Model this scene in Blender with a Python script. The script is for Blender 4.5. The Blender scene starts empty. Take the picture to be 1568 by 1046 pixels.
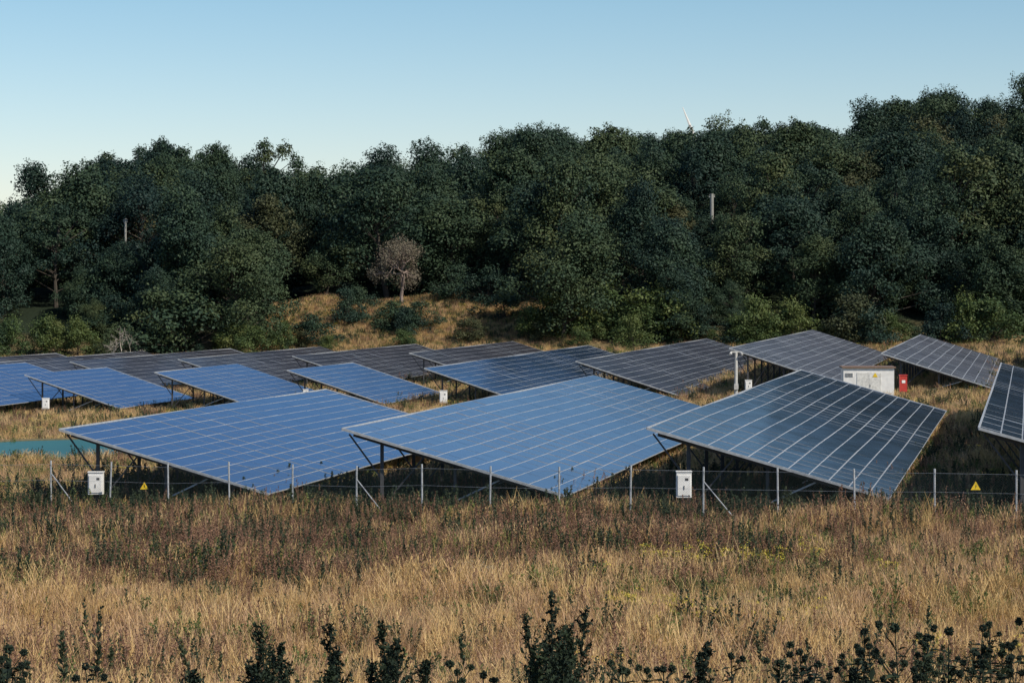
import bpy, math, numpy as np
from mathutils import Vector
R=np.random.default_rng(7)
F=3600.0; CX=784.0; HV=435.0; H=8.6
def unp(u,v,Y): return np.array([(u-CX)/F*Y, Y, H-(v-HV)/F*Y])
scene=bpy.context.scene
COL=scene.collection
# ------------------------------------------------------------ terrain
sk_u=[-900,-300,-60,0,40,80,125,150,200,280,390,430,480,530,560,640,700,780,900,960,1020,1080,1160,1240,1275,1340,1400,1470,1568,1800,2400]
sk_v=[330,320,310,335,385,385,280,240,240,226,232,266,284,278,240,236,240,208,200,222,206,210,200,192,214,176,174,154,148,150,160]
YR=470.
xk=np.array([-90,-60,-42,-20,0,15,32,60,90.])
yk=[-60,0,12,48,85,100,195,300,328]
zk=np.array([
 [7.4]*9,[7.0]*9,[6.1]*9,
 [.1,.1,.1,.2,.25,.3,.3,.3,.3],
 [-1.2,-1.1,-.95,-.75,-.35,0,.1,.2,.3],
 [-1.5,-1.3,-1.2,-.9,-.5,-.1,.1,.2,.3],
 [-3,-3,-2.8,-2.4,-1.7,-1.0,-.15,.2,.4],
 [-3.6,-3.4,-3.2,-2.7,-2.2,-1.2,-.5,.1,.4],
 [-1.6,-1.6,-1.4,-1,-.6,-.4,0,.2,.5]])
def base(x,y):
    x=np.asarray(x,float);y=np.asarray(y,float)
    rows=np.stack([np.interp(x,xk,zk[i]) for i in range(len(yk))],0)
    yy=np.clip(y,yk[0],yk[-1]-1e-6)
    i=np.clip(np.searchsorted(yk,yy,side='right')-1,0,len(yk)-2)
    yka=np.array(yk,float)
    t=(yy-yka[i])/(yka[i+1]-yka[i])
    a=np.take_along_axis(rows,i[None],0)[0]; b=np.take_along_axis(rows,(i+1)[None],0)[0]
    return a*(1-t)+b*t
def g(x,y):
    x=np.atleast_1d(np.asarray(x,float));y=np.atleast_1d(np.asarray(y,float))
    x,y=np.broadcast_arrays(x,y)
    b=base(x,y)
    u=CX+F*x/YR
    S=np.interp(u,sk_u,sk_v)
    zr=H+(HV-S)/F*YR-17.2
    t1=np.clip((y-328)/26,0,1); t1=t1*t1*(3-2*t1)
    t2=np.clip((y-348)/(YR-348),0,1)
    z=b+5.6*t1
    z=z+(zr-(b+5.6))*(t2*(1.2-.2*t2))
    t3=np.clip((y-YR-25)/500,0,1)
    z=z*(1-t3)+4*t3
    bump=.10*np.sin(x*.9+1.3*np.sin(y*.31))*np.sin(y*.55+np.sin(x*.4))
    far=np.clip((y-330)/20,0,1)*np.clip((600-y)/50,0,1)
    bump=bump*.6+far*.6*np.sin(x*.31+y*.1)*np.sin(y*.27+x*.07)
    return z+bump
def g1(x,y): return float(g(x,y)[0])
# ------------------------------------------------------------ helpers
def mk_mesh(name,V,Fs,mats,midx=None,smooth=False,attr=None):
    me=bpy.data.meshes.new(name)
    V=np.asarray(V,np.float32).reshape(-1,3)
    if isinstance(Fs,np.ndarray): Fl=[Fs]
    else: Fl=[np.asarray(f) for f in Fs if len(f)]
    nl=sum(f.size for f in Fl); nf=sum(len(f) for f in Fl)
    me.vertices.add(len(V)); me.vertices.foreach_set('co',V.ravel())
    me.loops.add(nl); me.loops.foreach_set('vertex_index',np.concatenate([f.ravel() for f in Fl]).astype(np.int32))
    me.polygons.add(nf)
    tot=np.concatenate([np.full(len(f),f.shape[1]) for f in Fl]).astype(np.int32)
    st=np.concatenate([[0],np.cumsum(tot)[:-1]]).astype(np.int32)
    me.polygons.foreach_set('loop_start',st)
    try: me.polygons.foreach_set('loop_total',tot)
    except Exception: pass
    for m in mats: me.materials.append(m)
    if midx is not None: me.polygons.foreach_set('material_index',np.asarray(midx,np.int32))
    me.polygons.foreach_set('use_smooth',np.full(nf,smooth))
    if attr is not None:
        for k,a in attr.items():
            at=me.attributes.new(k,'FLOAT','POINT'); at.data.foreach_set('value',np.asarray(a,np.float32))
    me.update(calc_edges=True); me.validate()
    return me
class B:
    def __init__(s): s.v=[];s.q=[];s.t=[];s.qm=[];s.tm=[];s.n=0;s.a=[]
    def add(s,V,Q=None,T=None,m=0,a=0.):
        V=np.asarray(V,float).reshape(-1,3)
        if Q is not None and len(Q):
            Q=np.asarray(Q)+s.n; s.q.append(Q); s.qm.append(np.full(len(Q),m) if np.isscalar(m) else m)
        if T is not None and len(T):
            T=np.asarray(T)+s.n; s.t.append(T); s.tm.append(np.full(len(T),m))
        s.v.append(V); s.n+=len(V); s.a.append(np.full(len(V),a) if np.isscalar(a) else a)
    def box(s,c,sz,m=0,ax=None):
        c=np.array(c,float); h=np.array(sz,float)/2
        P=np.array([[i,j,k] for k in(-1,1) for j in(-1,1) for i in(-1,1)],float)*h
        if ax is not None: P=P@np.array(ax)
        s.add(P+c,[[0,2,3,1],[4,5,7,6],[0,1,5,4],[2,6,7,3],[0,4,6,2],[1,3,7,5]],m=m)
    def beam(s,p0,p1,w,h,m=0):
        p0=np.array(p0,float);p1=np.array(p1,float);d=p1-p0;L=np.linalg.norm(d);d/=L
        up=np.array([0,0,1.]) if abs(d[2])<.95 else np.array([1.,0,0])
        a=np.cross(up,d);a/=np.linalg.norm(a);b=np.cross(d,a)
        s.box((p0+p1)/2,(L,w,h),m,ax=[d,a,b])
    def tube(s,p0,p1,r0,r1,n=6,m=0,cap=True,a=0.):
        p0=np.array(p0,float);p1=np.array(p1,float);d=p1-p0;L=np.linalg.norm(d)+1e-9;d/=L
        up=np.array([0,0,1.]) if abs(d[2])<.9 else np.array([1.,0,0])
        e=np.cross(up,d);e/=np.linalg.norm(e);f=np.cross(d,e)
        an=np.arange(n)*2*np.pi/n
        ring=np.cos(an)[:,None]*e+np.sin(an)[:,None]*f
        V=np.concatenate([p0+ring*r0,p1+ring*r1,[p1]])
        i=np.arange(n);j=(i+1)%n
        s.add(V,np.stack([i,j,j+n,i+n],1),np.stack([i+n,j+n,np.full(n,2*n)],1) if cap else None,m=m,a=a)
    def mesh(s,name,mats,smooth=False,attr=None):
        V=np.concatenate(s.v); 
        Fs=[];mi=[]
        if s.q: Fs.append(np.concatenate(s.q)); mi.append(np.concatenate(s.qm))
        if s.t: Fs.append(np.concatenate(s.t)); mi.append(np.concatenate(s.tm))
        return mk_mesh(name,V,Fs,mats,np.concatenate(mi),smooth,{'shade':np.concatenate(s.a)})
def obj(name,me,parent=None,loc=None,rz=0,sc=1):
    o=bpy.data.objects.new(name,me); COL.objects.link(o)
    if parent: o.parent=parent
    if loc is not None: o.location=loc
    o.rotation_euler[2]=rz; o.scale=(sc,)*3
    return o
def empty(name,loc=(0,0,0)):
    o=bpy.data.objects.new(name,None); COL.objects.link(o); o.location=loc; o.empty_display_size=.3; return o
# ------------------------------------------------------------ materials
def newmat(name):
    m=bpy.data.materials.new(name); m.use_nodes=True; nt=m.node_tree
    return m,nt,nt.nodes['Principled BSDF']
def plain(name,col,rough=.6,metal=0,nscale=6,var=.25):
    m,nt,p=newmat(name)
    tc=nt.nodes.new('ShaderNodeTexCoord'); n=nt.nodes.new('ShaderNodeTexNoise'); n.inputs['Scale'].default_value=nscale; n.inputs['Detail'].default_value=4
    nt.links.new(tc.outputs['Object'],n.inputs['Vector'])
    r=nt.nodes.new('ShaderNodeValToRGB'); nt.links.new(n.outputs['Fac'],r.inputs[0])
    r.color_ramp.elements[0].position=.3; r.color_ramp.elements[1].position=.7
    r.color_ramp.elements[0].color=(*[c*(1-var) for c in col],1); r.color_ramp.elements[1].color=(*[min(1,c*(1+var*.5)) for c in col],1)
    nt.links.new(r.outputs[0],p.inputs['Base Color']); p.inputs['Roughness'].default_value=rough; p.inputs['Metallic'].default_value=metal
    return m
def foliage(name,cols,pscale=.05,rough=.7,trans=.25,attrw=.5,spec=.25):
    m,nt,p=newmat(name); N=nt.nodes; L=nt.links
    oi=N.new('ShaderNodeObjectInfo'); at=N.new('ShaderNodeAttribute'); at.attribute_name='shade'
    geo=N.new('ShaderNodeNewGeometry'); no=N.new('ShaderNodeTexNoise'); no.inputs['Scale'].default_value=pscale; no.inputs['Detail'].default_value=2
    L.new(geo.outputs['Position'],no.inputs['Vector'])
    def mth(op,a,b):
        n=N.new('ShaderNodeMath'); n.operation=op
        for i,x in enumerate((a,b)):
            if isinstance(x,(int,float)): n.inputs[i].default_value=x
            else: L.new(x,n.inputs[i])
        return n.outputs[0]
    f=mth('ADD',mth('MULTIPLY',oi.outputs['Random'],(1-attrw)*.8),mth('MULTIPLY',at.outputs['Fac'],attrw))
    f=mth('ADD',f,mth('MULTIPLY',mth('SUBTRACT',no.outputs['Fac'],.4),(1-attrw)*1.1))
    r=N.new('ShaderNodeValToRGB'); L.new(f,r.inputs[0])
    e=r.color_ramp.elements
    while len(e)<len(cols): e.new(.5)
    for i,c in enumerate(cols): e[i].position=i/(len(cols)-1); e[i].color=(*c,1)
    L.new(r.outputs[0],p.inputs['Base Color']); p.inputs['Roughness'].default_value=rough
    p.inputs['Specular IOR Level'].default_value=spec
    if trans>0:
        tr=N.new('ShaderNodeBsdfTranslucent'); L.new(r.outputs[0],tr.inputs[0])
        mx=N.new('ShaderNodeMixShader'); mx.inputs[0].default_value=trans
        L.new(p.outputs[0],mx.inputs[1]); L.new(tr.outputs[0],mx.inputs[2]); L.new(mx.outputs[0],N['Material Output'].inputs[0])
    return m
M_leaf=foliage('forest_foliage',[(.010,.026,.024),(.016,.036,.028),(.024,.048,.032),(.034,.060,.032),(.052,.076,.034),(.074,.088,.034)],.03,.65,0,.30,.2)  # bluish dark greens put haze and cool shadow into the leaf colour
M_bush=foliage('bush_foliage',[(.03,.06,.03),(.055,.09,.03),(.09,.12,.035),(.14,.15,.05)],.05,.6,.15)
M_olive=foliage('olive_foliage',[(.034,.048,.026),(.058,.066,.03),(.085,.078,.034)],.05,.6,0,.3,.2)
M_haze=foliage('sparse_brown_foliage',[(.09,.09,.065),(.13,.12,.085),(.17,.145,.105)],.05,.8,0)
M_bark=plain('bark',(.06,.05,.04),.9)
M_bare=plain('bare_wood',(.26,.20,.17),.9)
M_drift=plain('dead_wood',(.40,.36,.31),.9)
M_gold=foliage('golden_grass',[(.36,.22,.09),(.52,.35,.15),(.68,.49,.23),(.74,.57,.31)],.12,.8,.25,.3)
M_tan=foliage('tan_grass',[(.36,.21,.11),(.50,.33,.19),(.64,.45,.27)],.1,.8,.25,.35)
M_red=foliage('dock_red',[(.11,.065,.042),(.21,.12,.080),(.30,.175,.115),(.40,.26,.17)],.2,.8,.2,.4)
M_green=foliage('weed_green',[(.06,.09,.035),(.12,.16,.05),(.24,.26,.08)],.15,.7,.25,.4)
M_dark=foliage('dark_weed',[(.022,.038,.026),(.045,.065,.036),(.09,.10,.05)],.15,.7,.15,.4)  # dark green weeds, base darkened further to paint shade under the tables
M_flower=foliage('yellow_flower',[(.52,.42,.06),(.66,.56,.10)],.2,.7,.2,.4)
M_white_fl=foliage('white_flower',[(.45,.45,.38),(.6,.6,.5)],.2,.7,.2,.4)
M_steel=plain('galvanised_steel',(.48,.50,.52),.45,.3)
M_dsteel=plain('dark_steel',(.07,.07,.075),.6,.3)  # much darker steel for the under-frame, legs and louvres
M_alu=plain('aluminium_frame',(.56,.60,.64),.45,.3)
M_white=plain('white_paint',(.80,.80,.78),.5,0,3,.12)
M_grey=plain('grey_concrete',(.50,.50,.48),.85)
M_wc=plain('weathered_concrete',(.28,.28,.26),.9)
M_red_p=plain('red_paint',(.45,.04,.03),.5)
M_yel=plain('yellow_sign_paint',(.8,.55,.02),.5,0,3,.08)
M_black=plain('black_paint',(.02,.02,.02),.6)
def glassmat(name,gcol,dcol,rough,fac):
    m,nt,p=newmat(name); N=nt.nodes;L=nt.links
    tc=N.new('ShaderNodeTexCoord'); no=N.new('ShaderNodeTexNoise'); no.inputs['Scale'].default_value=.25; no.inputs['Detail'].default_value=5
    L.new(tc.outputs['Object'],no.inputs['Vector'])
    gl=N.new('ShaderNodeBsdfGlossy'); gl.inputs['Color'].default_value=(*gcol,1); 
    mr=N.new('ShaderNodeMapRange'); mr.inputs[3].default_value=rough*.7; mr.inputs[4].default_value=rough*1.4; L.new(no.outputs['Fac'],mr.inputs[0]); L.new(mr.outputs[0],gl.inputs['Roughness'])
    r=N.new('ShaderNodeValToRGB'); r.color_ramp.elements[0].position=.3;r.color_ramp.elements[1].position=.7; r.color_ramp.elements[0].color=(*[c*.6 for c in dcol],1); r.color_ramp.elements[1].color=(*[c*1.4 for c in dcol],1); L.new(no.outputs['Fac'],r.inputs[0])
    L.new(r.outputs[0],p.inputs['Base Color']); p.inputs['Roughness'].default_value=.5
    fr=N.new('ShaderNodeFresnel'); fr.inputs['IOR'].default_value=1.5
    mm=N.new('ShaderNodeMath'); mm.operation='MULTIPLY'; L.new(fr.outputs[0],mm.inputs[0]); mm.inputs[1].default_value=fac; mm.use_clamp=True
    mx=N.new('ShaderNodeMixShader'); L.new(mm.outputs[0],mx.inputs[0]); L.new(p.outputs[0],mx.inputs[1]); L.new(gl.outputs[0],mx.inputs[2])
    L.new(mx.outputs[0],N['Material Output'].inputs[0]); return m
M_gA=glassmat('panel_glass_blue',(.42,.52,.68),(.018,.028,.055),.16,.82)
M_gB=glassmat('panel_glass_pale',(.54,.60,.72),(.02,.03,.055),.16,.88)
M_gC=glassmat('panel_glass_dark',(.44,.50,.60),(.022,.024,.034),.12,.75)  # darker copy of the glass, reflected trees toned into its colour
M_gD=glassmat('panel_glass_tree_tint',(.42,.41,.43),(.04,.036,.038),.15,.42)  # brown tint and weak gloss stand in for trees reflected in the panels
M_gE=glassmat('panel_glass_grey',(.45,.45,.47),(.09,.087,.09),.2,.42)  # lighter grey diffuse with weak gloss for some right-hand tables
def ground_mat():
    m,nt,p=newmat('ground_soil_grass'); N=nt.nodes;L=nt.links
    geo=N.new('ShaderNodeNewGeometry')
    n1=N.new('ShaderNodeTexNoise'); n1.inputs['Scale'].default_value=.12; n1.inputs['Detail'].default_value=8; n1.inputs['Roughness'].default_value=.65
    n2=N.new('ShaderNodeTexNoise'); n2.inputs['Scale'].default_value=1.6; n2.inputs['Detail'].default_value=6
    L.new(geo.outputs['Position'],n1.inputs['Vector']); L.new(geo.outputs['Position'],n2.inputs['Vector'])
    r1=N.new('ShaderNodeValToRGB'); e=r1.color_ramp.elements
    e[0].position=.35; e[0].color=(.10,.11,.05,1); e[1].position=.62; e[1].color=(.30,.21,.11,1); x=e.new(.48); x.color=(.21,.165,.085,1)
    L.new(n1.outputs['Fac'],r1.inputs[0])
    r2=N.new('ShaderNodeValToRGB'); r2.color_ramp.elements[0].position=.35; r2.color_ramp.elements[0].color=(.45,.45,.45,1); r2.color_ramp.elements[1].position=.65; r2.color_ramp.elements[1].color=(1.2,1.2,1.2,1)
    L.new(n2.outputs['Fac'],r2.inputs[0])
    mu=N.new('ShaderNodeMix'); mu.data_type='RGBA'; mu.blend_type='MULTIPLY'; mu.inputs[0].default_value=1
    L.new(r1.outputs[0],mu.inputs[6]); L.new(r2.outputs[0],mu.inputs[7])
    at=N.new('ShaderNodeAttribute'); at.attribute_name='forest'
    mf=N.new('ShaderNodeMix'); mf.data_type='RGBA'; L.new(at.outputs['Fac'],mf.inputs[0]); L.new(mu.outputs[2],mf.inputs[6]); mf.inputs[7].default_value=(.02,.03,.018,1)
    L.new(mf.outputs[2],p.inputs['Base Color']); p.inputs['Roughness'].default_value=1; p.inputs['Specular IOR Level'].default_value=.1
    bp=N.new('ShaderNodeBump'); bp.inputs['Strength'].default_value=.6; bp.inputs['Distance'].default_value=.3; L.new(n2.outputs['Fac'],bp.inputs['Height']); L.new(bp.outputs[0],p.inputs['Normal'])
    return m
xs=np.concatenate([[-4000,-2000,-1000,-600,-400,-280,-200],np.arange(-150,151,2.),[200,280,400,600,1000,2000,4000]])
ys=np.concatenate([[-300,-100,-50],np.arange(-20,524,2.),[540,560,600,660,750,900,1100,1500,2200,3500,6000]])
X,Yg=np.meshgrid(xs,ys); Z=g(X,Yg)
n=len(xs);i,j=np.meshgrid(np.arange(n-1),np.arange(len(ys)-1)); k=(j*n+i).ravel()
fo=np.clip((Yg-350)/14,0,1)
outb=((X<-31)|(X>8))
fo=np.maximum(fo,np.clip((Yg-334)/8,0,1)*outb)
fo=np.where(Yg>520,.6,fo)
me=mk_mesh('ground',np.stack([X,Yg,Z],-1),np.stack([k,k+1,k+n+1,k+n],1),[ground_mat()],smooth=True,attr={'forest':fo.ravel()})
obj('ground',me)
# ------------------------------------------------------------ solar tables
TH=math.atan(791/F)
rdir=np.array([math.sin(TH),math.cos(TH),0])
ends=[]
def table(u,v,Y,ratio,phi,glass,W=9.35,Lm=None,NR=12):
    phi=math.radians(phi)
    P=unp(u,v,Y)
    c=np.array([math.cos(TH)*math.cos(phi),-math.sin(TH)*math.cos(phi),-math.sin(phi)])
    nrm=np.cross(rdir,-c); nrm/=np.linalg.norm(nrm)
    if nrm[2]<0:nrm=-nrm
    L=Lm or (ratio-1)*Y/math.cos(TH)
    root=empty('solar_panel_array',tuple(P))
    pw=W/NR; ml=1.56; nl=int(L/ml)
    ii,jj=np.meshgrid(np.arange(nl),np.arange(NR),indexing='ij'); ii=ii.ravel();jj=jj.ravel()
    a0=ii*ml+(ii//6)*.07; b0=jj*pw
    b=B()
    th=.045
    def pt(a,bb,h): return a[:,None]*rdir+bb[:,None]*c+h[:,None]*nrm
    sag=(R.normal(0,.004,len(ii)))+ .03*np.sin(a0*.21+u)
    o=np.zeros(len(ii))
    cs=[(0.,0.),(ml-.015,0.),(ml-.015,pw-.012),(0.,pw-.012)]
    T=np.stack([pt(a0+x,b0+y,o+sag) for x,y in cs]+[pt(a0+x,b0+y,o+sag-th) for x,y in cs],1)
    nm=len(ii); bi=(np.arange(nm)*8)[:,None]
    q=[[0,1,2,3],[7,6,5,4],[0,4,5,1],[1,5,6,2],[2,6,7,3],[3,7,4,0]]
    b.add(T.reshape(-1,3),np.concatenate([bi+np.array(x) for x in q]),m=0)
    fr=.017; fx=.018
    cs=[(fx,fr),(ml-.015-fx,fr),(ml-.015-fx,pw-.012-fr),(fx,pw-.012-fr)]
    jit=R.normal(0,.0015,(4,nm))
    G=np.stack([pt(a0+x,b0+y,o+sag+.006+jit[k]) for k,(x,y) in enumerate(cs)],1)
    b.add(G.reshape(-1,3),(np.arange(nm)*4)[:,None]+np.arange(4),m=1)
    obj('modules',b.mesh('modules',[M_alu,glass]),root)
    Lr=nl*ml+((nl-1)//6)*.07
    s=B()
    for f in (.06,.3,.55,.8,.96):
        p=f*W*c-.10*nrm; s.beam(p,p+rdir*Lr,.05,.08,1)
    for aa in(-.03,Lr+.02):
        s.beam(rdir*aa-.02*c-.03*nrm,rdir*aa+(W+.02)*c-.03*nrm,.05,.10,0)
    s.beam(-.03*c-.03*nrm,-.03*c-.03*nrm+rdir*Lr,.05,.09,0)
    nb=max(2,int(round(Lr/5.)))
    for k in range(nb+1):
        a=.45+(Lr-.9)*k/nb
        q0=rdir*a-.19*nrm
        s.beam(q0+.04*W*c,q0+.97*W*c,.08,.11,1)
        for f,r in((.17,.07),(.50,.06),(.82,.06)):
            top=q0+f*W*c; wx,wy=P[0]+top[0],P[1]+top[1]
            zb=g1(wx,wy)-.3-P[2]
            if zb<top[2]-.2: s.beam([top[0],top[1],zb],top-[0,0,.02],r*1.5,r*2.,1)
        top=q0+.17*W*c; zb=g1(P[0]+top[0],P[1]+top[1])-P[2]
        s.beam([top[0],top[1],zb+.5*(top[2]-zb)],q0+.02*W*c+[0,0,-.02],.05,.06,1)
        t3=q0+.50*W*c; zb3=g1(P[0]+t3[0],P[1]+t3[1])-P[2]
        s.beam([t3[0],t3[1],zb3+.3]-0.5*c*[1,1,0],q0+.70*W*c+[0,0,-.05],.06,.06,0)
        s.beam([top[0],top[1],zb+.3],q0+.36*W*c+[0,0,-.05],.06,.06,1)
    obj('support_frame',s.mesh('support_frame',[M_steel,M_dsteel]),root)
    ends.append((P,c,W,Lr))
T1=[(92,657,97,1.386,15.4,M_gA),(525,656,93,1.584,15.4,M_gB),(992,655,88.5,1.68,15.4,M_gC),(1500,655,84,1.82,15.2,M_gC)]
T2=[(-172,572,200,1.14,17,M_gA),(38,574,206,1.09,17.7,M_gA),(237,570,206,1.106,17.7,M_gA),(440,567,205,1.10,17.7,M_gA),(650,564,202,1.37,17.7,M_gA),
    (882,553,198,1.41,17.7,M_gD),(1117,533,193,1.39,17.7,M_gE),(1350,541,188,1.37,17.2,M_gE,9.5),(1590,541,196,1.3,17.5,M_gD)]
for t in T1: table(*t)
for t in T2: table(*t,NR=10)
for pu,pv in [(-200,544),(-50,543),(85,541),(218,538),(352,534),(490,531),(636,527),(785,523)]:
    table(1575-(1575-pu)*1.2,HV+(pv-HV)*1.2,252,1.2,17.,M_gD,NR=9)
# ------------------------------------------------------------ templates
def leafcloud(b,C,Rd,n,size,m,up=.35,flat=1.0,shade=None,rnd=.45):
    C=np.asarray(C);k=len(C)
    w=Rd**2/np.sum(Rd**2); idx=R.choice(k,n,p=w)
    d=R.normal(size=(n,3)); d[:,2]+=up; d/=np.linalg.norm(d,axis=1)[:,None]
    rr=Rd[idx]*np.clip(np.abs(R.normal(.86,.20,n)),.2,1.5)
    p=C[idx]+d*rr[:,None]*[1,1,flat]
    nn=d*.7+R.normal(size=(n,3))*rnd; nn[:,2]+=.35; nn/=np.linalg.norm(nn,axis=1)[:,None]
    a=np.cross(nn,R.normal(size=(n,3)));a/=np.linalg.norm(a,axis=1)[:,None];c=np.cross(nn,a)
    s=size*R.uniform(.5,1.3,n)[:,None]
    V=np.stack([p-a*s*.5,p+c*s*.32,p+a*s*.5,p-c*s*.32],1)
    sh=(shade[idx] if shade is not None else .5)+R.normal(0,.10,n)
    b.add(V.reshape(-1,3),(np.arange(n)*4)[:,None]+np.arange(4),m=m,a=np.repeat(np.clip(sh,0,1),4))
def tree_mesh(name,h,cr,nl,mleaf,zlow=.12,nlob=34,leaf=.36,lobr=(.12,.34),spread=1.,pw=.6):
    b=B()
    lean=R.normal(0,.03*h,2)
    tp=np.array([lean[0],lean[1],h*.62])
    prev=np.zeros(3)-[0,0,1.]; 
    for k in range(4):
        q=tp*((k+1)/4)+[R.normal(0,.1),R.normal(0,.1),0]
        r0=.022*h*(1-.2*k);r1=.022*h*(1-.2*(k+1)); b.tube(prev,q,r0,r1,7,0,False); prev=q
    C=[];Rd=[]
    asym=R.uniform(.65,1.3,8); topz=R.uniform(.78,1.05,8)
    for k in range(nlob):
        z=zlow+(1-zlow)*R.uniform(0,1)**.8
        prof=math.sin(math.pi*min(1,max(.12,((z-zlow)/(1-zlow))*.78+.22)))**pw
        a=R.uniform(0,2*math.pi); sec=int(a/6.2832*8)%8; rad=cr*prof*R.uniform(.2,.95)*spread*asym[sec]
        rr=cr*R.uniform(*lobr)
        C.append([lean[0]*z+rad*math.cos(a),lean[1]*z+rad*math.sin(a),min(z*h*topz[sec],h-rr*.5)]);Rd.append(rr)
    C=np.array(C);Rd=np.array(Rd)
    for k in range(nlob):
        z0=max(.15*h,C[k][2]-.35*np.hypot(C[k][0],C[k][1])-.8); z0=min(z0,h*.6)
        s0=tp*(z0/tp[2])
        b.tube(s0,C[k],.006*h,.002*h,4,0,False)
    sh=R.uniform(.0,.9,nlob)
    leafcloud(b,C,Rd,nl,leaf,1,shade=sh,flat=.75)
    n=110;ix=R.integers(0,nlob,n);d=R.normal(size=(n,3));d[:,2]=abs(d[:,2]);d/=np.linalg.norm(d,axis=1)[:,None]
    C2=C[ix]+d*Rd[ix][:,None]*1.2
    leafcloud(b,C2,np.full(n,.5),int(nl*.14),leaf*.8,1,shade=sh[ix])
    return b.mesh(name,[M_bark,mleaf])
def coll(name,meshes):
    c=bpy.data.collections.new(name)
    for k,m in enumerate(meshes):
        o=bpy.data.objects.new('%s_%02d'%(name,k),m); c.objects.link(o)
    return c
def scatter(name,P,S,rz,idx,c):
    N=len(P)
    me=bpy.data.meshes.new(name); me.vertices.add(N); me.vertices.foreach_set('co',np.asarray(P,np.float32).ravel())
    a=me.attributes.new('scl','FLOAT_VECTOR','POINT'); a.data.foreach_set('vector',np.asarray(S,np.float32).ravel())
    a=me.attributes.new('rot','FLOAT_VECTOR','POINT'); rr=np.zeros((N,3),np.float32); rr[:,2]=rz; rr[:,:2]=R.normal(0,.06,(N,2)); a.data.foreach_set('vector',rr.ravel())
    a=me.attributes.new('pick','INT','POINT'); a.data.foreach_set('value',np.asarray(idx,np.int32))
    o=obj(name,me)
    ng=bpy.data.node_groups.new(name+'_gn','GeometryNodeTree')
    ng.interface.new_socket('Geometry',in_out='INPUT',socket_type='NodeSocketGeometry'); ng.interface.new_socket('Geometry',in_out='OUTPUT',socket_type='NodeSocketGeometry')
    n=ng.nodes; gi=n.new('NodeGroupInput');go=n.new('NodeGroupOutput'); ip=n.new('GeometryNodeInstanceOnPoints')
    ci=n.new('GeometryNodeCollectionInfo'); ci.inputs['Collection'].default_value=c; ci.inputs['Separate Children'].default_value=True; ci.inputs['Reset Children'].default_value=True
    ip.inputs['Pick Instance'].default_value=True
    def na(nm,t):
        x=n.new('GeometryNodeInputNamedAttribute'); x.data_type=t; x.inputs[0].default_value=nm; return x.outputs['Attribute']
    ng.links.new(gi.outputs[0],ip.inputs['Points']); ng.links.new(ci.outputs[0],ip.inputs['Instance'])
    ng.links.new(na('pick','INT'),ip.inputs['Instance Index']); ng.links.new(na('rot','FLOAT_VECTOR'),ip.inputs['Rotation']); ng.links.new(na('scl','FLOAT_VECTOR'),ip.inputs['Scale'])
    ng.links.new(ip.outputs[0],go.inputs[0])
    md=o.modifiers.new('instances','NODES'); md.node_group=ng
    return o
# forest
TR=[tree_mesh('broadleaf_%d'%k,16,R.uniform(5.6,8.2),17000,M_leaf,nlob=int(R.integers(45,75)),pw=R.uniform(.4,1.0)) for k in range(6)]
TR.append(tree_mesh('broadleaf_tall',16,6.0,7500,M_leaf,zlow=.3,nlob=34,lobr=(.12,.25)))
TR.append(tree_mesh('broadleaf_olive',14,6,11000,M_olive,nlob=50))
CT=coll('forest_tree_kinds',TR)
pts=[];small=[]
poles=[(192,335,356),(1090,297,372)]
y=338.
while y<508:
    x=-150+R.uniform(0,8)
    while x<150:
        px=x+R.normal(0,2.4);py=y+R.normal(0,3)
        ok=True; sm_=1.
        if -33<px<5 and py<363: ok=False
        for (pu,pv,pY) in poles:
            if abs(px-(pu-CX)/F*pY)<7 and py<pY+6: sm_=.62
            if abs(px-(pu-CX)/F*pY)<3 and pY-6<py<pY+4: ok=False
        if abs(px-(-16.3))<9 and 350<py<364: ok=False
        if ok: pts.append((px,py)); small.append(sm_)
        x+=R.uniform(6.,13)
    y+=8.5
pts=np.array(pts); N=len(pts)
S=R.uniform(.64,1.24,N); S[pts[:,1]<345]*=.9; S*=np.array(small)
S*=np.where(pts[:,0]>30,1.08,1.)
sel=R.choice(8,N,p=[.14]*6+[.09,.07])
u_=CX+F*pts[:,0]/pts[:,1]
lt=(u_<560)&(u_>120)&(pts[:,1]>440); sel=np.where(lt&(R.random(N)<.55),6,sel)
zz=g(pts[:,0],pts[:,1])-.3
scatter('forest_trees',np.column_stack([pts,zz]),np.column_stack([S*R.uniform(.85,1.3,N),S*R.uniform(.85,1.3,N),S*R.uniform(.95,1.08,N)]),R.uniform(0,6.28,N),sel,CT)
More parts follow.
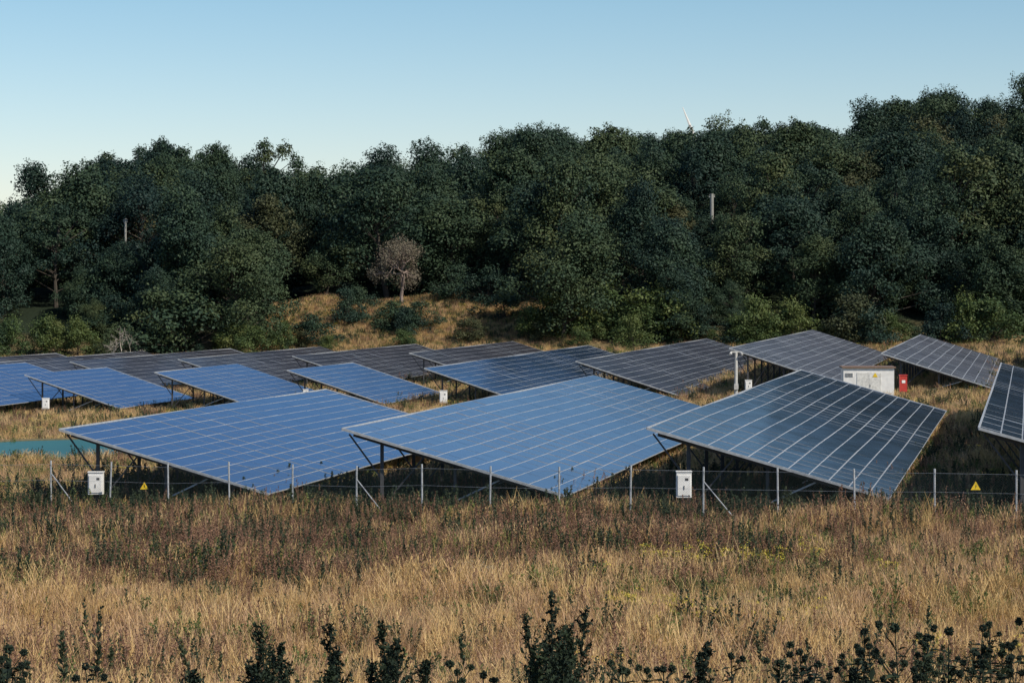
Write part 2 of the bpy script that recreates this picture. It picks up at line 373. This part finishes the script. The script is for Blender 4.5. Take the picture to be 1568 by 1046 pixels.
# bushes
BT=[tree_mesh('bush_%d'%k,4.2,2.6,4400,M_bush if k<3 else (M_leaf if k<5 else M_olive),zlow=.05,nlob=30,leaf=.22,lobr=(.15,.38)) for k in range(6)]
CB=coll('bush_kinds',BT)
bp=[];bs=[];bi=[]
for x in np.arange(-120,120,2.6):
    if -30<x<4 : 
        if R.random()<.72: continue
    yy=R.uniform(326,337); bp.append((x+R.normal(0,1),yy)); bs.append(R.uniform(.4,1.25)); bi.append(R.choice(6,p=[.14,.14,.12,.23,.23,.14]))
for u,v,Y,s,k in [(602,500,341,1.3,3),(640,505,341,1.3,4),(620,500,339,1.1,3),(770,492,345,1.6,3),(535,500,343,1.2,4),(550,490,347,1.1,3),(690,468,356,1.3,4),(860,500,338,2.2,0),(900,490,340,2.5,1),(985,510,334,1.8,1),(1010,505,336,2.0,0),(1040,515,333,1.5,3),(1160,512,326,1.6,2),(1210,510,326,1.5,2),(1180,512,324,1.2,0),(1130,512,325,1.2,2),(1300,505,322,1.8,5),(1340,510,320,1.5,4),(285,520,330,3.0,3),(250,520,331,2.2,4),(120,525,330,1.2,2),(85,530,330,1.1,0),(430,525,330,1.0,2),(360,530,328,1.2,2),(815,512,335,1.3,2),(745,480,352,1.4,3),(480,520,334,1.3,3),(1480,520,318,1.5,0),(1520,515,318,1.6,2),(1440,520,318,1.3,4)]:
    bp.append(((u-CX)/F*Y,Y)); bs.append(s); bi.append(k)
for u_p,v_p,Yp in poles:
    for q in range(14):
        Yq=R.uniform(338,Yp-3); bp.append(((u_p-CX)/F*Yp+R.normal(0,4),Yq)); bs.append(R.uniform(1.2,2.1)); bi.append(int(R.integers(3,5)))
bp=np.array(bp);bs=np.array(bs)
scatter('edge_bushes',np.column_stack([bp,g(bp[:,0],bp[:,1])-.3]),np.column_stack([bs*R.uniform(.9,1.3,len(bs)),bs,bs*R.uniform(.7,1.15,len(bs))]),R.uniform(0,6.28,len(bs)),bi,CB)
# bare tree
def branch(b,p,d,L,r,depth,m=0,tips=None,sp=.48,up=.08,md=6):
    q=p+d*L
    mid=(p+q)/2+R.normal(0,.05*L,3)
    b.tube(p,mid,r,r*.85,6 if depth<3 else 4,m,False); b.tube(mid,q,r*.85,r*.65,6 if depth<3 else 4,m,False)
    if depth>=md or L<.3:
        if tips is not None: tips.append(q)
        return
    for k in range(3 if depth<3 else int(R.integers(2,4))):
        nd=d+R.normal(0,sp,3); nd[2]+=up; nd/=np.linalg.norm(nd)
        branch(b,q,nd,L*R.uniform(.66,.88),r*.62,depth+1,m,tips,sp,up,md)
def bare_tree(name,loc,L,r,leafy=0,m=M_bare,rz=0,sp=.48,up=.08,md=6):
    b=B();tips=[]
    branch(b,np.array([0,0,-.3]),np.array([.05,0,1.]),L,r,0,0,tips,sp,up,md)
    if leafy:
        t=np.array(tips); t=t[R.random(len(t))<.75]; leafcloud(b,t,np.full(len(t),.8),leafy,.24,1,shade=R.uniform(.2,1,len(t)))
    return obj(name,b.mesh(name,[m,M_haze]),None,loc,rz)
xx=(615-CX)/F*353
bare_tree('bare_tree',(xx,353,g1(xx,353)),3.1,.34,7500,sp=.62,up=.04)
for u,Y,s,rz in [(185,322,1.1,0),(200,321,.9,2),(172,323,.8,4)]:
    xx=(u-CX)/F*Y; bare_tree('dead_shrub',(xx,Y,g1(xx,Y)),s*1.5,.09,0,M_drift,rz,.8,-.02,4)
# ------------------------------------------------------------ grass templates
def grass(name,n,rad,h0,h1,mat,w=.018,head=.3,bend=.35,hl=.07):
    b=B()
    a=R.uniform(0,6.28,n);r=rad*np.sqrt(R.random(n)); p=np.stack([r*np.cos(a),r*np.sin(a),np.full(n,-.05)],1)
    h=R.uniform(h0,h1,n)*R.uniform(.5,1,n)**.5; d=R.normal(0,bend*.5,(n,2)); 
    t=R.uniform(0,6.28,n); s=np.stack([np.cos(t),np.sin(t),np.zeros(n)],1)*w*.5*R.uniform(.5,1.3,n)[:,None]
    mid=p+np.column_stack([d*h[:,None]*.3,h*.6]); top=p+np.column_stack([d*h[:,None],h])
    V=np.stack([p-s,p+s,mid+s*.9,mid-s*.9,top+s*.3,top-s*.3],1)
    k=(np.arange(n)*6)[:,None]
    sh=np.repeat(R.uniform(0,1,n),6)
    b.add(V.reshape(-1,3),np.concatenate([k+[0,1,2,3],k+[3,2,4,5]]),m=0,a=sh)
    q=R.random(n)<head; T=top[q]; nn=len(T)
    if nn:
        s2=s[q]/w*2*.014; ax=(top-mid)[q]; ax/=np.linalg.norm(ax,axis=1)[:,None]
        hl_=hl*R.uniform(.5,1.2,nn)[:,None]
        V=np.stack([T-ax*hl_,T-ax*.02+s2,T+ax*hl_*.6,T-ax*.02-s2],1)
        b.add(V.reshape(-1,3),(np.arange(nn)*4)[:,None]+np.arange(4),m=0,a=np.repeat(R.uniform(.3,1,nn),4))
    return b.mesh(name,[mat])
def weed(name,nst,rad,h0,h1,mat,leaf=.05,dens=46,taper=.12,mat2=None,flow=0):
    b=B()
    for k in range(nst):
        a=R.uniform(0,6.28);r=rad*math.sqrt(R.random()); p=np.array([r*math.cos(a),r*math.sin(a),-.05]); h=R.uniform(h0,h1)
        top=p+[R.normal(0,.13)*h,R.normal(0,.13)*h,h]; b.tube(p,top,.006,.003,3,0,False,a=.3)
        n=int(dens*h); f=R.uniform(.15,1,n)**.8; q=p+(top-p)*f[:,None]
        d=R.normal(size=(n,3)); d[:,2]=abs(d[:,2])*.8+.3; d/=np.linalg.norm(d,axis=1)[:,None]
        l=(taper*(1.15-f)+.02)*R.uniform(.5,1.3,n); e=np.cross(d,R.normal(size=(n,3))); e/=np.linalg.norm(e,axis=1)[:,None]
        l=l[:,None]; w=leaf*R.uniform(.4,1,n)[:,None]*.5
        V=np.stack([q,q+d*l*.5+e*w,q+d*l*1.1,q+d*l*.5-e*w],1)
        b.add(V.reshape(-1,3),(np.arange(n)*4)[:,None]+np.arange(4),m=0,a=np.repeat(R.uniform(.1,.9,n),4))
        if flow:
            n=flow; q=top+R.normal(0,.06,(n,3))*[1,1,.35]; s=.02
            e=R.normal(size=(n,3));e/=np.linalg.norm(e,axis=1)[:,None];f2=np.cross(e,[0,0,1.]);
            V=np.stack([q-e*s,q-f2*s,q+e*s,q+f2*s],1); b.add(V.reshape(-1,3),(np.arange(n)*4)[:,None]+np.arange(4),m=1,a=.5)
    return b.mesh(name,[mat,mat2 or mat])
GT=[grass('g0',64,.36,.4,.85,M_gold,bend=.4),grass('g1',60,.38,.45,.95,M_gold,bend=.7,head=.15),grass('g2',70,.40,.3,.75,M_tan,bend=.6,head=.1),grass('g3',60,.36,.5,.95,M_tan,bend=.45),
    weed('w4',6,.34,.5,1.0,M_red,.03,60,.09),weed('w5',5,.34,.55,1.15,M_red,.035,60,.10),
    weed('w6',6,.3,.4,.8,M_green,.05,50,.14),weed('w7',5,.3,.6,1.1,M_dark,.05,60,.14),
    weed('w8',7,.3,.4,.75,M_green,.04,30,.1,M_flower,26),weed('w9',6,.25,.4,.7,M_green,.04,30,.1,M_white_fl,22)]
GT.append(grass('h10',80,.4,.3,.7,M_green,bend=.6,head=.1))
GT.append(weed('i11',1,.02,1.0,1.5,M_dark,.06,110,.20))
CG=bpy.data.collections.new('meadow_kinds')
for k,m_ in enumerate(GT):
    o=bpy.data.objects.new('meadow_kind_%02d'%k,m_); CG.objects.link(o)
def nz(x,y,s,k=0.): 
    return .5+.25*(np.sin(x*s+k+1.7*np.sin(y*s*.7+k))+np.sin(y*s*1.3+2.1*np.sin(x*s*.6+2*k)))
def sm(x,a,b): t=np.clip((x-a)/(b-a),0,1); return t*t*(3-2*t)
x,y=[],[]
for (a,b_,d) in[(26,60,8.5),(60,100,10)]:
    ar=(b_-a)*2*(.225*(a+b_)/2+9); n=int(ar*d); yy=R.uniform(a,b_,n); x.append(R.uniform(-1,1,n)*(.225*yy+9)); y.append(yy)
x=np.concatenate(x);y=np.concatenate(y);N=len(x)
u=CX+F*x/y; rt=sm(u,1000,1400)
yn=y+5*(nz(x,y,.25)-.5)+3*(nz(x,y,.8,4)-.5)
pr=.62*sm(yn,61,71)*(1-.6*rt)*(1-.6*sm(y,88,96))+(.16+.2*sm(-x,3,10))*(1-sm(yn,48,55))+.04
pg=.10+.34*sm(yn,67,74)*(1-rt*.6)+.45*(nz(x,y,.35,2)>.70)+.25*sm(u,850,1100)*(yn>58)*(yn<70)
pt_=.2+.45*nz(x,y,.18,1)+.25*rt*sm(yn,64,72)
r1=R.random(N);r2=R.random(N)
idx=np.where(r2<pt_,R.integers(2,4,N),R.integers(0,2,N))
isr=(r1<pr*(.35+1.3*nz(x,y,.5,5))); idx=np.where(isr,np.where(R.random(N)<.22,7,R.integers(4,6,N)),idx)
isg=R.random(N)<pg*.55; idx=np.where(isg,np.where(R.random(N)<.55,10,6),idx)
fl=(((nz(x,y,.6,3)>.80)&(u>820)&(y<75)&(R.random(N)<.12))|((((x-3.7)/1.3)**2+((y-60.)/1.6)**2<1)|(((x-6.3)/1.5)**2+((y-69.)/1.)**2<1)|(((x-9)/1.)**2+((y-71.)/.8)**2<1))&(R.random(N)<.42)); idx=np.where(fl,8,idx)
fw=(((x+1.1)/1.2)**2+((y-66)/1.)**2<1)&(R.random(N)<.45); idx=np.where(fw,9,idx)
tall=(R.random(N)<.005+.03*(y>82)); idx=np.where(tall,11,idx)
S=R.uniform(.6,1.2,N)*(.66+.62*nz(x,y,.45,7)); S*=np.where(y<46,.6,1.); S=np.where((y>88),S*.85,S)
S=np.where(tall,R.uniform(.6,.95,N),S)
scatter('meadow_grass',np.column_stack([x,y,g(x,y)]),np.column_stack([S,S,S*R.uniform(.8,1.25,N)]),R.uniform(0,6.28,N),idx,CG)
# weeds at the fence and under the near ends of the arrays
x=[];y=[];sc=[];ix=[]
for (P,c,W,L) in ends[:4]:
    n=900; a=R.uniform(-4,12,n); bb=R.uniform(-2.5,W+2.5,n)
    q=P[:2]+a[:,None]*rdir[:2]+bb[:,None]*c[:2]
    mx=np.clip(P[2]+bb*c[2]-g(q[:,0],q[:,1])-.15,.25,1.6)
    s=np.where(a<-.3,R.uniform(.6,1.2,n),np.minimum(R.uniform(.6,1.4,n),mx))
    x+=list(q[:,0]);y+=list(q[:,1]);sc+=list(s);ix+=list(R.choice([7,6,11,10,4,5],n,p=[.46,.16,.14,.10,.07,.07]))
x=np.array(x);y=np.array(y);sc=np.array(sc)
scatter('fence_weeds',np.column_stack([x,y,g(x,y)]),np.column_stack([sc*1.1,sc*1.1,sc]),R.uniform(0,6.28,len(x)),ix,CG)
n=26000; y=100+228*R.random(n)**.9; x=R.uniform(-1,1,n)*(.225*y+8)
n2=7000; y2=R.uniform(328,362,n2); x2=R.uniform(-36,10,n2); x=np.r_[x,x2];y=np.r_[y,y2]
k=~(((x+24.8)/7.8)**2+((y-145)/9.5)**2<1.0); x=x[k];y=y[k];N=len(x)
idx=R.choice(11,N,p=[.16,.10,.15,.11,.06,.05,.12,.08,.02,0,.15]); S=R.uniform(.6,1.1,N)
scatter('park_grass',np.column_stack([x,y,g(x,y)]),np.column_stack([S*1.5,S*1.5,S]),R.uniform(0,6.28,N),idx,CG)
n=8000; y=R.uniform(3,26,n); x=R.uniform(-1,1,n)*(.225*y+6); S=R.uniform(.3,.5,n)
scatter('bank_grass',np.column_stack([x,y,g(x,y)]),np.column_stack([S*1.5,S*1.5,S]),R.uniform(0,6.28,n),R.choice([0,1,2,3,10],n),CG)
# ------------------------------------------------------------ fence
def fY(u): return 96-(u-78)*16/1478
p0=unp(78,0,fY(78))[:2]; p1=unp(1556,0,fY(1556))[:2]; st=(p1-p0)/14
fe=empty('wire_fence'); b=B(); tops=[]
for k in range(-5,20):
    q=p0+st*k; zg=g1(*q); b.tube([q[0],q[1],zg-.3],[q[0]+R.normal(0,.03),q[1],zg+2.2],.036,.036,8,0); tops.append((q[0],q[1],zg))
    if k%5==0: b.tube([q[0],q[1],zg+1.7],[q[0]+st[0]*.55,q[1]+st[1]*.55,zg],.022,.022,6,0)
obj('posts',b.mesh('fence_posts',[M_steel]),fe)
b=B()
tops=np.array(tops)
for h in (.1,1.4,2.05):
    for k in range(len(tops)-1): b.beam(tops[k]+[0,-.04,h],tops[k+1]+[0,-.04,h],.008,.008)
obj('line_wires',b.mesh('line_wires',[M_steel]),fe)
m,nt,p=newmat('chain_link'); N_=nt.nodes
geo=N_.new('ShaderNodeNewGeometry'); sx=N_.new('ShaderNodeSeparateXYZ'); nt.links.new(geo.outputs['Position'],sx.inputs[0])
outs=[]
for op in('ADD','SUBTRACT'):
    a=N_.new('ShaderNodeMath');a.operation=op;nt.links.new(sx.outputs[0],a.inputs[0]);nt.links.new(sx.outputs[2],a.inputs[1])
    c_=N_.new('ShaderNodeMath');c_.operation='MULTIPLY';nt.links.new(a.outputs[0],c_.inputs[0]);c_.inputs[1].default_value=11.
    f_=N_.new('ShaderNodeMath');f_.operation='FRACT';nt.links.new(c_.outputs[0],f_.inputs[0])
    l_=N_.new('ShaderNodeMath');l_.operation='LESS_THAN';nt.links.new(f_.outputs[0],l_.inputs[0]);l_.inputs[1].default_value=.045;outs.append(l_)
mxm=N_.new('ShaderNodeMath');mxm.operation='MAXIMUM';nt.links.new(outs[0].outputs[0],mxm.inputs[0]);nt.links.new(outs[1].outputs[0],mxm.inputs[1])
p.inputs['Base Color'].default_value=(.12,.15,.14,1); nt.links.new(mxm.outputs[0],p.inputs['Alpha'])
V=[];Q=[]
for k,t in enumerate(tops): V+= [[t[0],t[1]-.036,t[2]+.03],[t[0],t[1]-.036,t[2]+2.05]]
for k in range(len(tops)-1): Q.append([2*k,2*k+2,2*k+3,2*k+1])
obj('chain_link_mesh',mk_mesh('chain_link_mesh',V,np.array(Q),[m]),fe)
for u_s in (221,1494):
    Yq=fY(u_s)-.09; x0=(u_s-CX)/F*Yq; zc=H-(744-HV)/F*Yq
    r=empty('warning_sign',(x0,Yq,zc))
    for nm,s,mt,dy in(('plate',.20,M_black,0),('face',.17,M_yel,-.008)):
        V=[[-s,dy,-s*.8],[s,dy,-s*.8],[0,dy,s*.95],[-s,dy+.006,-s*.8],[s,dy+.006,-s*.8],[0,dy+.006,s*.95]]
        obj(nm,mk_mesh(nm,V,[np.array([[0,1,2],[5,4,3]]),np.array([[0,3,4,1],[1,4,5,2],[2,5,3,0]])],[mt]),r)
    b=B(); b.add([[-.02,-.012,-.0],[.03,-.012,.09],[.01,-.012,.01],[.035,-.012,.01],[-.02,-.012,-.10],[-.005,-.012,-.01]],T=[[0,2,1],[5,3,2],[5,4,3]])
    obj('lightning_symbol',b.mesh('bolt',[M_black]),r)
def inverter(u,v,Y,w,h):
    x=(u-CX)/F*Y; z=H-(v-HV)/F*Y; zg=g1(x,Y); r=empty('inverter_box',(x,Y,z))
    b=B(); b.box([0,0,0],(w,.28,h)); b.box([0,-.155,-.02],(w*.86,.03,h*.8)); b.box([0,0,h/2+.02],(w*1.08,.34,.04))
    ob=obj('cabinet',b.mesh('cabinet',[M_white]),r); bv=ob.modifiers.new('bevel','BEVEL'); bv.width=.01
    b=B(); b.box([0,.17,(zg-z)/2-.05],(w*.3,.06,abs(z-zg)+.3)); b.box([-w*.4,.16,(zg-z-h/2)/2],(.05,.05,abs(zg-z+h/2)+.3)); b.box([w*.4,.16,(zg-z-h/2)/2],(.05,.05,abs(zg-z+h/2)+.3)); b.box([0,-.18,-h*.1],(.03,.02,.14)); b.box([w*.18,-.175,h*.22],(.12,.01,.09))
    obj('legs_and_handle',b.mesh('legs',[M_dsteel]),r)
inverter(147,740,96.6,.62,.9);inverter(1047,742,87.2,.56,.95);inverter(70,618,204,.6,.9);inverter(679,608,200,.65,1.05);inverter(468,602,204,.45,.6);inverter(1146,590,191,.55,.8)
# transformer cabin
cx0=(1329-CX)/F*181; zg=g1(cx0,181); r=empty('transformer_cabin',(cx0,181.3,zg)); r.rotation_euler[2]=-.06
b=B(); b.box([0,0,1.12],(3.85,2.5,2.6)); obj('walls',b.mesh('walls',[M_white]),r)
b=B(); b.box([0,0,2.48],(4.1,2.75,.10)); obj('roof',b.mesh('roof',[plain('brown_roof',(.2,.13,.09))]),r)
b=B(); b.box([-.45,-1.265,1.1],(.9,.03,1.95)); b.box([.48,-1.265,1.1],(.9,.03,1.95)); b.box([-1.5,-1.262,1.9],(.6,.02,.3)); obj('doors',b.mesh('doors',[plain('offwhite_door',(.70,.70,.67))]),r)
b=B(); 
for k in range(5): b.box([-1.5,-1.28,1.78+k*.06],(.56,.02,.02))
b.box([.1,-1.29,1.1],(.03,.03,.2)); obj('louvres_and_handle',b.mesh('louvres',[M_dsteel]),r)
b=B(); b.add([[.28,-1.3,1.75],[.68,-1.3,1.75],[.48,-1.3,2.1]],T=[[0,1,2]]); obj('warning_label',b.mesh('label',[M_yel]),r)
xx=(1383-CX)/F*181; zg=g1(xx,181); r=empty('red_fire_cabinet',(xx,181,zg+.6))
b=B(); b.box([0,0,.6],(.56,.35,1.25)); b.box([0,0,1.25],(.64,.42,.06)); obj('body',b.mesh('body',[M_red_p]),r); 
b=B(); b.box([0,-.19,.75],(.26,.02,.22)); obj('label',b.mesh('lab',[M_white]),r)
b=B(); b.box([-.2,0,-.4],(.06,.06,.7)); b.box([.2,0,-.4],(.06,.06,.7)); obj('legs',b.mesh('lg',[M_dsteel]),r)
Yp=168; xx=(1127-CX)/F*Yp; zg=g1(xx,Yp); zt=H-(540-HV)/F*Yp
r=empty('security_camera_pole',(xx,Yp,zg)); b=B(); b.tube([0,0,-.3],[0,0,zt-zg],.13,.11,12); b.box([0,0,zt-zg+.05],(.7,.1,.1)); b.tube([-.35,0,zt-zg+.0],[-.45,-.4,zt-zg-.12],.09,.08,8); b.tube([.3,0,zt-zg+.0],[.42,-.35,zt-zg-.1],.09,.08,8); b.box([0,-.12,(zt-zg)*.45],(.3,.2,.4))
obj('pole',b.mesh('pole',[M_grey]),r)
for u_p,v_p,Yp in poles:
    xx=(u_p-CX)/F*Yp; zg=g1(xx,Yp); zt=H-(v_p-HV)/F*Yp
    r=empty('concrete_pole',(xx,Yp,zg)); w=.28 if u_p>500 else .17
    b=B(); b.tube([0,0,-.5],[0,0,zt-zg],w*1.3,w,10); b.box([0,0,zt-zg-.5],(w*3.4,w,.16)); b.tube([-w*1.4,0,zt-zg-.45],[-w*1.4,0,zt-zg-.1],.07,.05,6); b.tube([w*1.4,0,zt-zg-.45],[w*1.4,0,zt-zg-.1],.07,.05,6)
    obj('shaft',b.mesh('shaft',[M_wc]),r)
    # a younger tree in front hides the lower shaft
    t_=obj('broadleaf_tree',TR[1],None,(xx+.8,Yp-7,g1(xx+.8,Yp-7)-.3),R.uniform(0,6),(zt-g1(xx,Yp-7)-3.0)/16.5)
# wind turbine
Yt=1500; hub=unp(1072,232,Yt); r=empty('wind_turbine',tuple(hub)); b=B()
b.tube([0,2,-hub[2]],[0,2,-1],2.0,1.2,16); b.box([0,3,0],(3,8,3)); b.tube([0,-1,0],[0,-3,0],1.4,.6,12)
for ang in (math.radians(112),math.radians(232),math.radians(352)):
    d=np.array([math.cos(ang),0,math.sin(ang)]);e=np.array([-math.sin(ang),0,math.cos(ang)])
    pr_=[(0,.8),(.12,1.6),(.35,1.1),(.7,.7),(1,.25)]; LB=30
    V=[]
    for f,w in pr_:
        cpt=d*f*LB+[0,-2,0]; V+=[cpt-e*w,cpt+[0,-.35*(1-f)-.05,0],cpt+e*w,cpt+[0,.35*(1-f)+.05,0]]
    Q=[]
    for k in range(4):
        for s in range(4): Q.append([4*k+s,4*k+(s+1)%4,4*k+4+(s+1)%4,4*k+4+s])
    b.add(V,Q)
obj('tower_and_blades',b.mesh('turbine',[M_white]),r)
# pond
m,nt,p=newmat('teal_water'); p.inputs['Roughness'].default_value=.3; p.inputs['Specular IOR Level'].default_value=.12
no=nt.nodes.new('ShaderNodeTexNoise'); no.inputs['Scale'].default_value=1.5; rr=nt.nodes.new('ShaderNodeValToRGB'); rr.color_ramp.elements[0].color=(.01,.08,.08,1); rr.color_ramp.elements[1].color=(.02,.14,.13,1)
nt.links.new(no.outputs[0],rr.inputs[0]); nt.links.new(rr.outputs[0],p.inputs['Base Color'])
an=np.linspace(0,2*np.pi,49)[:-1]; rad=1+.06*np.sin(3*an)+.04*np.sin(5*an+1)
px=-27.2+6.6*rad*np.cos(an); py=143+10.5*rad*np.sin(an); zp=float(np.max(g(px,py)))+.03
V=np.concatenate([np.column_stack([px,py,np.full(48,zp)]),[[-27.2,143,zp]]]); kk=np.arange(48)
obj('pond',mk_mesh('pond',V,np.stack([kk,(kk+1)%48,np.full(48,48)],1),[m]))
b=B()
for k in range(48):
    a=np.array([px[k],py[k],zp-.1]);c_=np.array([px[(k+1)%48],py[(k+1)%48],zp-.1]); b.beam(a,c_,.6,.35)
obj('pond_bank',b.mesh('pond_bank',[plain('earth',(.16,.13,.07),1)]))
a=R.uniform(0,6.28,260); x=-27.2+7.2*np.cos(a)*R.uniform(.97,1.1,260); y=143+11.2*np.sin(a)*R.uniform(.97,1.12,260)
scatter('pond_edge_reeds',np.column_stack([x,y,g(x,y)]),np.column_stack([np.full(260,1.2)]*2+[R.uniform(.4,.9,260)]),R.uniform(0,6.28,260),R.choice([10,6,2,0],260),CG)
# ------------------------------------------------------------ foreground plants
M_sil=foliage('foreground_leaf',[(.010,.017,.014),(.018,.030,.020),(.034,.050,.024)],.5,.8,0,.4,.15)
def mugwort(name,h):
    b=B()
    top=np.array([R.normal(0,.06),R.normal(0,.03),h]); b.tube([0,0,-.05],top,.006,.003,5,0,False)
    n=36
    for k in range(n):
        f=.2+.79*k/n; p=top*f; a=R.uniform(0,6.28); l=.22*(1.12-f)*R.uniform(.5,1.4)
        q=p+[l*.6*math.cos(a),l*.6*math.sin(a),l*1.0]; b.tube(p,q,.003,.0015,3,0,False)
        m_=int(20+80*l); t=R.uniform(.1,1.05,m_); c=p+(q-p)*t[:,None]
        d=R.normal(size=(m_,3)); d[:,2]+=.4; d/=np.linalg.norm(d,axis=1)[:,None]; e=np.cross(d,R.normal(size=(m_,3))); e/=np.linalg.norm(e,axis=1)[:,None]
        l2=R.uniform(.01,.034,m_)[:,None]
        V=np.stack([c,c+d*l2*.5+e*l2*.28,c+d*l2,c+d*l2*.5-e*l2*.28],1); b.add(V.reshape(-1,3),(np.arange(m_)*4)[:,None]+np.arange(4),a=np.repeat(R.random(m_),4))
    return b.mesh(name,[M_sil])
def head(b,c,r):
    n=60; d=R.normal(size=(n,3)); d/=np.linalg.norm(d,axis=1)[:,None]
    e=np.cross(d,R.normal(size=(n,3))); e/=np.linalg.norm(e,axis=1)[:,None]; f=np.cross(d,e)
    w=r*.4; V=np.stack([c+d*r*.6+e*w,c+d*r*.6-e*w*.5+f*w*.8,c+d*r*.6-e*w*.5-f*w*.8,c+d*r*1.3],1)
    k=(np.arange(n)*4)[:,None]; b.add(V.reshape(-1,3),T=np.concatenate([k+[0,1,3],k+[1,2,3],k+[2,0,3]]),a=.2)
def thistle(name,h,nb=4):
    b=B(); top=np.array([R.normal(0,.08),R.normal(0,.03),h]); b.tube([0,0,-.05],top,.006,.003,5,0,False); head(b,top,R.uniform(.018,.026))
    for k in range(int(R.integers(2,6))):
        f=R.uniform(.45,.85); p=top*f; a=R.uniform(0,6.28); l=R.uniform(.1,.25)
        q=p+[l*.5*math.cos(a),l*.5*math.sin(a),l*.7]; b.tube(p,q,.003,.002,4,0,False); head(b,q,R.uniform(.012,.022))
    m_=46; f=R.uniform(.1,.9,m_); c=top*f[:,None]
    d=R.normal(size=(m_,3)); d[:,2]=abs(d[:,2])*.5+.1; d/=np.linalg.norm(d,axis=1)[:,None]; e=np.cross(d,[0,0,1.]); e/=np.linalg.norm(e,axis=1)[:,None]; l2=R.uniform(.03,.11,m_)[:,None]
    V=np.stack([c,c+d*l2*.5+e*l2*.22,c+d*l2-[0,0,.02],c+d*l2*.5-e*l2*.22],1); b.add(V.reshape(-1,3),(np.arange(m_)*4)[:,None]+np.arange(4),a=np.repeat(R.random(m_),4))
    return b.mesh(name,[M_sil])
def fg(kind,u,v,Y):
    x=(u-CX)/F*Y; zt=H-(v-HV)/F*Y; zg=g1(x,Y); h=zt-zg
    me=(mugwort if kind=='mugwort_plant' else thistle)(kind,h); obj(kind,me,None,(x,Y,zg),R.uniform(0,6.28))
for u,v in [(852,906),(835,938),(872,932),(845,962),(862,957),(848,982),(868,988),(830,985),(884,975),(433,955),(420,1000),(446,985),(502,953),(515,1000),(603,953),(592,995),(612,985),(390,1010),(655,1012),(1075,985),(1060,1005),(300,1032),(560,1022),(822,1000),(480,1020),(405,1022)]:
    fg('mugwort_plant',u,v,R.uniform(12.5,14.5))
for u,v in [(1384,957),(1400,990),(1418,975),(1450,965),(1494,962),(1522,955),(1535,995),(1320,968),(1340,990),(1470,1000),(1558,895),(1562,990),(1285,995),(1262,1010),(1240,1000),(1215,1010),(1190,1015),(1120,1005),(1300,1015),(1375,1015),(1425,1018),(1500,1018),(1550,1018),(38,993),(22,1010),(145,1018),(12,1020),(960,1026),(990,1034),(700,1030),(1025,1026),(740,1034)]:
    fg('thistle_plant',u,v,R.uniform(12.,14.5))
# ------------------------------------------------------------ light, sky, camera
az=math.radians(126); el=math.radians(42)
sd=Vector((math.sin(az)*math.cos(el),math.cos(az)*math.cos(el),math.sin(el)))
ld=bpy.data.lights.new('sun','SUN'); ld.energy=4.9; ld.angle=math.radians(.5); ld.color=(1,.90,.75)
lo=bpy.data.objects.new('sun',ld); COL.objects.link(lo); lo.rotation_euler=(-sd).to_track_quat('-Z','Y').to_euler(); lo.location=(60,-60,80)
w=bpy.data.worlds.new('World'); scene.world=w; w.use_nodes=True; nt=w.node_tree; N_=nt.nodes
sky=N_.new('ShaderNodeTexSky'); sky.sky_type='NISHITA'; sky.sun_disc=False; sky.sun_elevation=el; sky.sun_rotation=az; sky.air_density=1.; sky.dust_density=.3; sky.ozone_density=2.5
tc=N_.new('ShaderNodeTexCoord'); sx=N_.new('ShaderNodeSeparateXYZ'); nt.links.new(tc.outputs['Generated'],sx.inputs[0])
rp=N_.new('ShaderNodeValToRGB'); nt.links.new(sx.outputs[2],rp.inputs[0]); e=rp.color_ramp.elements
e[0].position=0.04; e[0].color=(.94,.90,.93,1); e[1].position=.14; e[1].color=(.67,.82,.85,1); x_=e.new(.45); x_.color=(.68,.74,.82,1)
mu=N_.new('ShaderNodeMix'); mu.data_type='RGBA'; mu.blend_type='MULTIPLY'; mu.inputs[0].default_value=1
nt.links.new(sky.outputs[0],mu.inputs[6]); nt.links.new(rp.outputs[0],mu.inputs[7])
bg=N_['Background']; nt.links.new(mu.outputs[2],bg.inputs[0]); bg.inputs[1].default_value=.132
cd=bpy.data.cameras.new('camera'); co=bpy.data.objects.new('camera',cd); COL.objects.link(co); co.location=(0,0,H); co.rotation_euler=(math.pi/2,0,0)
cd.sensor_width=36; cd.lens=F/1568*36; cd.shift_y=-(523-HV)/1568; cd.clip_start=.5; cd.clip_end=9000
scene.camera=co
scene.view_settings.view_transform='Standard'; scene.view_settings.look='None'; scene.view_settings.exposure=0
